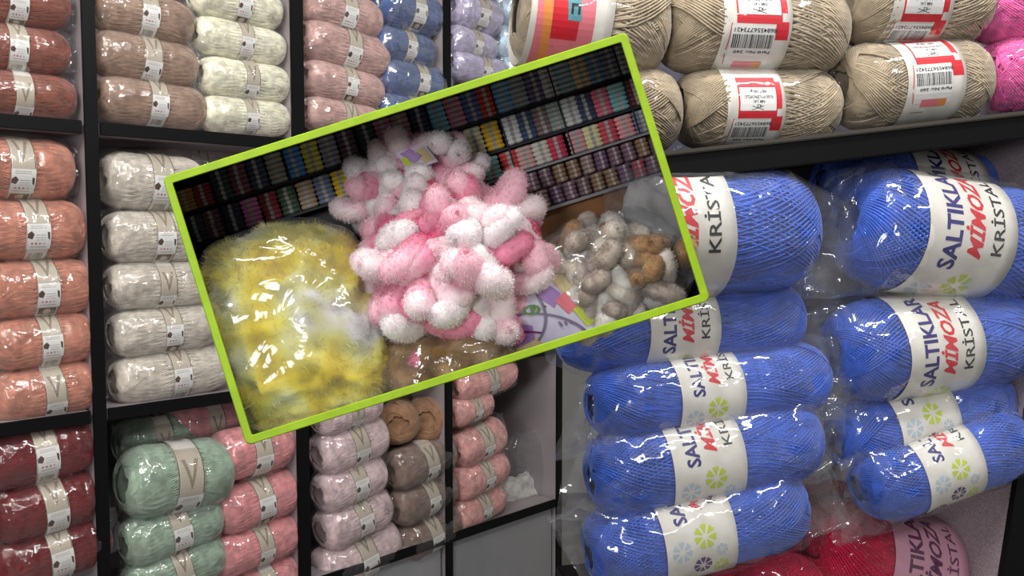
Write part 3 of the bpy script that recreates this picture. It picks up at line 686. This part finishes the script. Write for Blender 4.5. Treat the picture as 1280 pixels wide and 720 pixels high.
row2 = [(22, 'charcoal', (50, 46, 52)), (44, 'dim rose', (96, 56, 62)), (70, 'ink blue', (34, 38, 58)), (94, 'bubblegum pink', (196, 104, 154)), (118, 'cherry red', (134, 42, 50)), (142, 'moss green', (62, 86, 60)), (166, 'sand', (150, 130, 106)),
        (189, 'blue grey', (96, 104, 126)), (212, 'golden yellow', (206, 164, 24)), (236, 'shell pink', (196, 128, 148)), (262, 'dark teal', (40, 60, 70)), (285, 'wine', (90, 40, 50)), (322, 'navy dark', (40, 46, 66)), (344, 'off white', (180, 180, 160)), (366, 'black', (38, 40, 46)), (386, 'cream', (206, 200, 156)),
        (409, 'orange yellow', (222, 156, 34)), (434, 'pure white', (214, 218, 222)), (454, 'marine', (52, 66, 96)), (474, 'mottled brown', (112, 92, 92)), (492, 'grey green', (124, 140, 134)), (512, 'pearl', (180, 180, 180)), (531, 'deep navy', (50, 58, 86)), (552, 'raspberry pink', (190, 90, 112)), (573, 'aqua', (110, 158, 160)), (595, 'burgundy', (90, 26, 36))]
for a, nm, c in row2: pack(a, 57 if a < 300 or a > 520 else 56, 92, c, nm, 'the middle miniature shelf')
row3 = [(354, 'slate', (52, 60, 80)), (374, 'salmon', (212, 96, 88)), (396, 'mint', (130, 184, 174)), (420, 'tomato red', (190, 54, 54)), (441, 'nude pink', (176, 140, 136)), (462, 'chalk', (184, 172, 164)), (482, 'crimson', (166, 40, 70)), (508, 'dusky rose', (176, 130, 136)), (528, 'lemon cream', (200, 190, 140)), (549, 'cardinal red', (170, 60, 74)), (571, 'coral', (200, 130, 134)), (593, 'stone blue', (100, 104, 124))]
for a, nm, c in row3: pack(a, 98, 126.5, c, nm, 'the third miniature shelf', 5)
nth = ['leftmost']+[x+' from the left' for x in 'second third fourth fifth sixth seventh'.split()]+[x+' from the right' for x in 'seventh sixth fifth fourth third second'.split()]+['rightmost']
rnd = random.Random(4); shades = [('mauve', (110, 74, 82)), ('brown rose', (126, 84, 84)), ('dull red', (140, 52, 68)), ('greyed plum', (92, 78, 88)), ('faded pink', (150, 110, 116)), ('copper', (150, 100, 60))]
for r_, (b0, b1) in enumerate(((132, 155), (157, 179))):
    for i in range(14):
        nm, c = shades[(i*5+r_*2+rnd.randint(0, 1)) % 6]; c = tuple(int(v*rnd.uniform(.8, 1.15)) for v in c)
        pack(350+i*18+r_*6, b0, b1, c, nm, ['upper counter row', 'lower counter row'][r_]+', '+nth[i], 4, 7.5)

# fluffy loops ---------------------------------------------------------------------
def capsule(seed, ln=.036, rad=.0105, bend=1.2, hairs=3600, hl_=.0019):
    rng = np.random.default_rng(seed); n = 14; K = 12
    t = np.linspace(0, 1, n); ang = bend*(t-.3)
    dx = np.cos(ang); dy = np.sin(ang); x = np.cumsum(dx)*ln/n; y = np.cumsum(dy)*ln/n
    ctr = np.stack([y-y[0], np.zeros(n), x-x[0]], 1)           # grows along +Z, bends to +X
    V = []; Nn = []
    T = np.gradient(ctr, axis=0); T /= np.linalg.norm(T, axis=1)[:, None]
    def ring(c, tt, r, cap=0):
        b = np.array([0, 1., 0]); a = np.cross(b, tt); th = np.linspace(0, 2*PI, K, endpoint=False)
        nn = np.cos(th)[:, None]*a+np.sin(th)[:, None]*b
        V.append(c+nn*r); m = nn*math.sqrt(max(0, 1-cap*cap))+tt*cap; Nn.append(m)
    for s in (-1, -.97, -.85, -.55): ring(ctr[0]+T[0]*rad*s, T[0], rad*math.sqrt(1-s*s), s)
    for i in range(n): ring(ctr[i], T[i], rad*(1+.05*math.sin(i*1.9+seed)), 0)
    for s in (.55, .85, .97, 1): ring(ctr[-1]+T[-1]*rad*s, T[-1], rad*math.sqrt(1-s*s), s)
    nr = len(V); V = np.concatenate(V); Nn = np.concatenate(Nn)
    Q = [(i*K+j, i*K+(j+1) % K, (i+1)*K+(j+1) % K, (i+1)*K+j) for i in range(nr-1) for j in range(K)]
    Q = np.array(Q)
    # pile: short hairs all over
    qi = rng.integers(0, len(Q), hairs); w_ = rng.dirichlet((1, 1, 1, 1), hairs)
    b0 = (V[Q[qi]]*w_[..., None]).sum(1); nn = (Nn[Q[qi]]*w_[..., None]).sum(1)
    dr = nn+rng.normal(0, .45, (hairs, 3)); dr /= np.linalg.norm(dr, axis=1)[:, None]
    sd = np.cross(dr, rng.normal(0, 1, (hairs, 3))); sd /= np.linalg.norm(sd, axis=1)[:, None]
    l_ = (hl_*(.5+rng.random(hairs)))[:, None]; wd = .00017
    HV = np.stack([b0-sd*wd-nn*.0003, b0+sd*wd-nn*.0003, b0+dr*l_+sd*wd*.4, b0+dr*l_-sd*wd*.4], 1).reshape(-1, 3)
    Q = np.concatenate([Q, np.arange(hairs*4).reshape(-1, 4)+len(V)]); V = np.concatenate([V, HV])
    return mesh_np('yarn_loop', V, Q)
CAPS = [capsule(50+i, ln, rd, bd) for i, (ln, rd, bd) in enumerate(((.042, .0102, 1.6), (.048, .0098, 2.4), (.034, .0108, .9), (.044, .0104, 3.0), (.030, .0112, .5)))]
def fluff(name, a, b, scale=70, lo=.42, hi=.6, grad=False):
    m = mat(name, a, .95, sheen=.6, col2=b, scale=scale, spec=.1, detail=1, lo=lo, hi=hi)
    nt = m.node_tree; bs = nt.nodes['Principled BSDF']; 
    if grad:                                                 # dyed deep at the root, pale at the tip
        N = nt.nodes.new; K = nt.links.new
        tc = N('ShaderNodeTexCoord'); sp = N('ShaderNodeSeparateXYZ'); K(tc.outputs['Object'], sp.inputs[0])
        nz = N('ShaderNodeTexNoise'); nz.inputs['Scale'].default_value = 60; K(tc.outputs['Object'], nz.inputs['Vector'])
        oi = N('ShaderNodeObjectInfo'); a1 = N('ShaderNodeMath'); a1.operation = 'MULTIPLY_ADD'; a1.inputs[1].default_value = 26; K(sp.outputs['Z'], a1.inputs[0]); K(nz.outputs['Fac'], a1.inputs[2])
        a2 = N('ShaderNodeMath'); a2.operation = 'MULTIPLY_ADD'; a2.inputs[1].default_value = .5; K(oi.outputs['Random'], a2.inputs[0]); K(a1.outputs[0], a2.inputs[2])
        r = N('ShaderNodeValToRGB'); e = r.color_ramp.elements; e[0].position = .5; e[0].color = srgb(a); e[1].position = 1.15 if False else 1.0; e[1].color = srgb(b)
        h = N('ShaderNodeMath'); h.operation = 'MULTIPLY'; h.inputs[1].default_value = .68; K(a2.outputs[0], h.inputs[0])
        K(h.outputs[0], r.inputs['Fac']); K(r.outputs['Color'], bs.inputs['Base Color'])
    return m
FW = fluff('white chenille', (244, 238, 238), (236, 222, 226)); FP1 = fluff('pale pink chenille', (226, 140, 168), (246, 226, 230), grad=True); FP2 = fluff('pink chenille', (220, 96, 138), (242, 190, 204), grad=True); FP3 = fluff('deep pink chenille', (206, 50, 98), (236, 146, 174), grad=True)
def orient(d, twist):
    q = d.to_track_quat('Z', 'X'); return (q.to_matrix() @ Matrix.Rotation(twist, 3, 'Z')).to_4x4()
def pompom(centre, rx, ry, rz, n, mats, wts, label, seed, group=None, core=None, sc=1.0, name='fluffy_yarn_ball', facing=-1.0, clampit=True, cap_out=.10):
    rnd = random.Random(seed); root = empty(name, Matrix.Translation(centre), label, 'yarn', group)
    if core is not None:
        o = blob_film('core', Vector((0, 0, 0)), XA*rx*.86, FWD*rz*.86, XB*ry*.86, .002, 60, core, parent=root, nu=32, nv=20, nexp=2)
    for i in range(n):
        z = 1-2*(i+.5)/n; r = math.sqrt(1-z*z); th = i*2.39996
        d = Vector((r*math.cos(th), r*math.sin(th), z))
        dirw = XA*d.x + XB*d.y + FWD*d.z
        if d.z > .45: continue                                # the back of the ball is out of sight
        p = XA*d.x*rx*.80 + XB*d.y*ry*.80 + FWD*d.z*rz*.80
        if name == 'bagged_yarn': p = clampc(p+centre, 38, .718, .62)-centre
        t = Vector((rnd.uniform(-1, 1), rnd.uniform(-1, 1), rnd.uniform(-1, 1)))+XB*.5*1.0
        out = (dirw*rnd.uniform(.3, .8) + t.normalized()*.8).normalized()
        k = sc*rnd.uniform(.85, 1.1)
        M = Matrix.Translation(p - out*.010*k) @ orient(out, rnd.uniform(0, 6.28)) @ Matrix.Diagonal((k, k, k, 1))
        obj('yarn_loop', CAPS[rnd.randrange(5)], root, rnd.choices(mats, wts)[0], M)
    return root
HOT = mat('hot pink core', (208, 60, 104), .9)
pompom(W(562, 328, .668), .067, .058, .050, 118, [FW, FP1, FP2, FP3], [2, 5, 4.6, 1.6], 'pink and white pompom yarn ball in the middle of the case', 3, core=HOT, sc=1.03)
pompom(W(517, 232, .700), .050, .028, .022, 70, [FW, FP1, FP2], [3, 5, 1.6], 'pink and white pompom yarn ball behind and above the middle one', 11, core=HOT, sc=.85)

# yellow bag
def lumpy(name, C, ax, ay, az, amp, fr, m, hairs, seed, parent, clampf, hlen=.004):
    o = blob_film(name, C, ax, ay, az, amp, fr, m, seed=seed, parent=parent, clampf=clampf, nexp=2.6, nu=110, nv=80)
    me = o.data; me.calc_loop_triangles(); rng = np.random.default_rng(seed)
    nv = len(me.vertices); V = np.empty(nv*3, np.float32); me.vertices.foreach_get('co', V); V = V.reshape(-1, 3)
    Nn = np.empty(nv*3, np.float32); me.vertices.foreach_get('normal', Nn); Nn = Nn.reshape(-1, 3)
    Q = np.array([p.vertices[:] for p in me.polygons])
    cc = np.array(C); sgn = np.sign(((V-cc)*Nn).sum(1).mean()) or 1; Nn = Nn*sgn
    qi = rng.integers(0, len(Q), hairs); w_ = rng.dirichlet((1, 1, 1, 1), hairs); b0 = (V[Q[qi]]*w_[..., None]).sum(1); nn = Nn[Q[qi, 0]]
    comb = np.stack([np.sin(b0[:, 0]*150+b0[:, 2]*90), np.cos(b0[:, 1]*120), np.sin(b0[:, 2]*170+b0[:, 0]*60)], 1)
    dr = nn*.7+comb*.6+rng.normal(0, .35, (hairs, 3)); dr /= np.linalg.norm(dr, axis=1)[:, None]
    sd = np.cross(dr, rng.normal(0, 1, (hairs, 3))); sd /= np.linalg.norm(sd, axis=1)[:, None]; l_ = (hlen*(.4+rng.random(hairs)))[:, None]
    HV = np.stack([b0-sd*.00016, b0+sd*.00016, b0+dr*l_+sd*.00005, b0+dr*l_-sd*.00005], 1).reshape(-1, 3)
    HV = [tuple(clampf(Vector(v))) for v in HV.tolist()]
    me2 = mesh_np(name, np.concatenate([V, HV]), np.concatenate([Q, np.arange(hairs*4).reshape(-1, 4)+nv])); me2.materials.append(m)
    o.data = me2; o.material_slots[0].link = 'OBJECT'; o.material_slots[0].material = m
    return o
def patch_mat(name, cols, scale):
    m = mat(name, cols[0], .95, sheen=.5, col2=cols[1], scale=scale, spec=.1, detail=2.5)
    r = [n for n in m.node_tree.nodes if n.type == 'VALTORGB'][0].color_ramp
    r.elements[0].position = .34; r.elements[1].position = .66; r.elements[1].color = srgb(cols[-1])
    for i, c in enumerate(cols[1:-1]): e = r.elements.new(.34+.32*(i+1)/(len(cols)-1)); e.color = srgb(c)
    return m
YF = patch_mat('yellow plush', [(184, 160, 28), (214, 192, 46), (214, 206, 110), (208, 204, 156), (212, 208, 210)], 22)
def loc_case(C): M = Matrix.Translation(C); return M
def cl(p, C, mg=5, dmax=.731, dmin=.604): return clampc(p+C, mg, dmax, dmin)-C
kk = .67/F
Cy = I(98, 244, .672)
yb = empty('bagged_yarn', Matrix.Translation(Cy), 'clear bag stuffed with yellow and white plush yarn, left in the case', 'yarn bag', None)
lumpy('plush_yarn', Vector((0, 0, 0)), XA*118*kk, FWD*.050, XB*138*kk, .007, 42, YF, 45000, 2, yb, lambda p: cl(p, Cy, 6, .730, .606), .0045)
blob_film('bag_film', Vector((0, 0, -.000)), XA*126*kk, FWD*.058, XB*150*kk, .0035, 26, FILM_MILK, seed=4, parent=yb, clampf=lambda p: cl(p, Cy, 4, .734, .602), nexp=2.7, nu=90, nv=70)
# brown and white bag to the right
def loops_bag(C, rx, ry, rz, n, mats, wts, label, seed, sc, film=True, fk=1.12):
    root = pompom(C, rx, ry, rz, n, mats, wts, label, seed, core=MATS['brown chenille'], sc=sc, name='bagged_yarn', cap_out=0)
    root['category'] = 'yarn bag'
    if film: blob_film('bag_film', Vector((0, 0, 0)), XA*rx*fk, FWD*rz*1.1, XB*ry*fk, .005, 22, FILM_MILK, seed=seed, parent=root, clampf=lambda p: cl(p, C, 4, .735, .602), nexp=2.6, nu=80, nv=60)
    return root
FB1 = fluff('brown chenille', (150, 112, 72), (178, 140, 100)); FB2 = fluff('beige chenille', (206, 188, 168), (222, 212, 200)); FB3 = fluff('grey brown chenille', (150, 134, 124), (186, 172, 160)); FB4 = fluff('ivory chenille', (226, 222, 214), (212, 204, 196))
loops_bag(I(492, 284, .690), .056, .041, .028, 90, [FB1, FB2, FB3, FB4], [2.6, 3, 2, 2.2], 'clear bag of brown, beige and white chenille yarn, right in the case', 21, .78, True, 1.15)
bw = empty('bagged_yarn', Matrix.Translation(I(568, 232, .722)), 'pale bag of whitish yarn behind the brown and white bag', 'yarn bag')
Cw = I(566, 246, .712)
blob_film('yarn_heap', I(572, 256, .714)-bw.location, XA*.032, FWD*.012, XB*.046, .005, 40, fluff('greyish white plush', (206, 202, 200), (190, 184, 180), 30), seed=7, parent=bw, clampf=lambda p: cl(p, bw.location, 6))
blob_film('bag_film', I(566, 250, .713)-bw.location, XA*.038, FWD*.016, XB*.052, .006, 34, FILM_MILK, seed=8, parent=bw, clampf=lambda p: cl(p, bw.location, 5))
BP = patch_mat('brown plush', [(92, 66, 40), (128, 96, 58), (150, 118, 78), (178, 150, 116)], 40)
Cb = I(268, 336, .672)
bb = empty('bagged_yarn', Matrix.Translation(Cb), 'brown plush yarn bag under the middle pompom ball', 'yarn bag')
lumpy('plush_yarn', Vector((0, 0, 0)), XA*84*kk, FWD*.040, XB*62*kk, .005, 50, BP, 16000, 6, bb, lambda p: cl(p, Cb, 6, .722, .622), .0035)
blob_film('bag_film', Vector((0, 0, 0)), XA*92*kk, FWD*.044, XB*68*kk, .004, 34, FILM, seed=14, parent=bb, clampf=lambda p: cl(p, Cb, 4, .725, .616), nu=60, nv=40)

# lavender paper labels
LAV = mat('lavender paper', (200, 192, 216), .45, col2=(212, 206, 222), scale=60); LVP = mat('violet blotch print', (160, 120, 184), .5); SANDP = mat('sand print', (206, 186, 140), .5); GREENP = mat('leaf green print', (84, 128, 60), .5); GREYV = mat('grey violet print', (120, 112, 134), .4); MAGP = mat('plum print', (120, 40, 96), .5)
def paper(name, a0, a1, b0, b1, d0, bulge, label, draw, parent=None, skew=0):
    root = empty(name, Matrix.Translation(I((a0+a1)/2, (b0+b1)/2, d0)), label, 'label')
    inv = Vector(root.location)
    def P(u, v, h=0): a = a0+(a1-a0)*u+skew*(v-.5); b = b0+(b1-b0)*v; return clampc(I(a, b, d0-bulge*(1-(2*u-1)**2)*(1-.3*(2*v-1)**2)-h*.0003), 5, .735, .6)-inv
    N_ = 16; V = []; Q = []
    for s in (0, -1.5):
        for i in range(N_+1):
            for j in range(N_+1): V.append(tuple(P(i/N_, j/N_, s)))
    o2 = (N_+1)**2
    for i in range(N_):
        for j in range(N_):
            q = (i*(N_+1)+j, (i+1)*(N_+1)+j, (i+1)*(N_+1)+j+1, i*(N_+1)+j+1); Q.append(q); Q.append(tuple(o2+x for x in reversed(q)))
    obj('paper', mesh_np('paper', V, Q), root, LAV)
    bm = bmesh.new(); mats = []
    def poly(pts, m, h):
        if m not in mats: mats.append(m)
        f = bm.faces.new([bm.verts.new((x, y, h)) for x, y in pts]); f.material_index = mats.index(m)
    draw(poly)
    for ax in ((1, 0, 0), (0, 1, 0)):
        for i in range(1, 12): bmesh.ops.bisect_plane(bm, geom=list(bm.verts)+list(bm.edges)+list(bm.faces), plane_co=Vector(ax)*i/12, plane_no=ax)
    for v in bm.verts: v.co = P(v.co.x, v.co.y, v.co.z*1.0+1)
    obj('label_print', bm_mesh('label_print', bm, mats), root)
def arc(poly, cx, cy, r, a0, a1, w_, m, h=2, n=14, asp=1.0):
    for i in range(n):
        t0, t1 = a0+(a1-a0)*i/n, a0+(a1-a0)*(i+1)/n
        poly([(cx+(r-w_)*math.cos(t0), cy+asp*(r-w_)*math.sin(t0)), (cx+r*math.cos(t0), cy+asp*r*math.sin(t0)), (cx+r*math.cos(t1), cy+asp*r*math.sin(t1)), (cx+(r-w_)*math.cos(t1), cy+asp*(r-w_)*math.sin(t1))], m, h)
def draw1(poly):
    poly([(0.0, .75), (.30, .60), (.34, .95), (.05, 1)], SANDP, 1); poly([(.04, .72), (.22, .56), (.36, .66), (.30, .86), (.10, .9)], LVP, 2)
    poly([(.56, .22), (.72, .10), (.80, .34), (.66, .52)], LVP, 2); poly([(.70, .42), (.84, .34), (.86, .60), (.74, .66)], PINKP, 2)
    poly([(.80, .05), (.98, .12), (.98, .9), (.84, .9)], SANDP, 1); poly([(.80, .62), (.92, .55), (.94, .85), (.82, .9)], LIMEP, 2)
    arc(poly, .18, 1.05, .62, -1.6, -.05, .028, GREYV, 3); arc(poly, -.2, .30, .80, -.4, .85, .025, GREYV, 3); arc(poly, -.08, 1.4, .78, -1.5, -.9, .03, MAGP, 3)
    arc(poly, .45, .45, .085, 0, 6.28, .028, GREENP, 4, 20, .9); poly([(.43, .50), (.45, .40), (.50, .38), (.48, .47)], GREENP, 5)
    poly([(.25, .38), (.33, .34), (.34, .37), (.26, .41)], MAGP, 4); poly([(.57, .46), (.585, .44), (.60, .46), (.585, .48)], MAGP, 4)
    poly([(.37, .20), (.42, .16), (.43, .24), (.38, .27)], GREYV, 4); poly([(.45, .18), (.50, .15), (.51, .21), (.46, .24)], GREYV, 4)
    for i in range(3): poly([(.60+i*.05, .72+i*.02), (.62+i*.05, .72+i*.02), (.62+i*.05, .80), (.60+i*.05, .80)], GREYV, 3)
paper('paper_label', 335, 462, 256, 345, .672, .020, 'lavender paper yarn label with green mark right of the pompom ball', draw1, skew=30)
def draw2(poly):
    poly([(.1, .1), (.5, .0), (.7, .5), (.3, .8)], LVP, 1); poly([(.55, .2), (.9, .1), (.95, .8), (.6, .9)], SANDP, 1); poly([(.0, .4), (.2, .3), (.25, .9), (.05, .9)], LIMEP, 2)
paper('paper_label', 292, 330, 58, 84, .668, .004, 'small lavender and cream paper label above the middle pompom ball', draw2, skew=10)

bpy.context.view_layer.update()
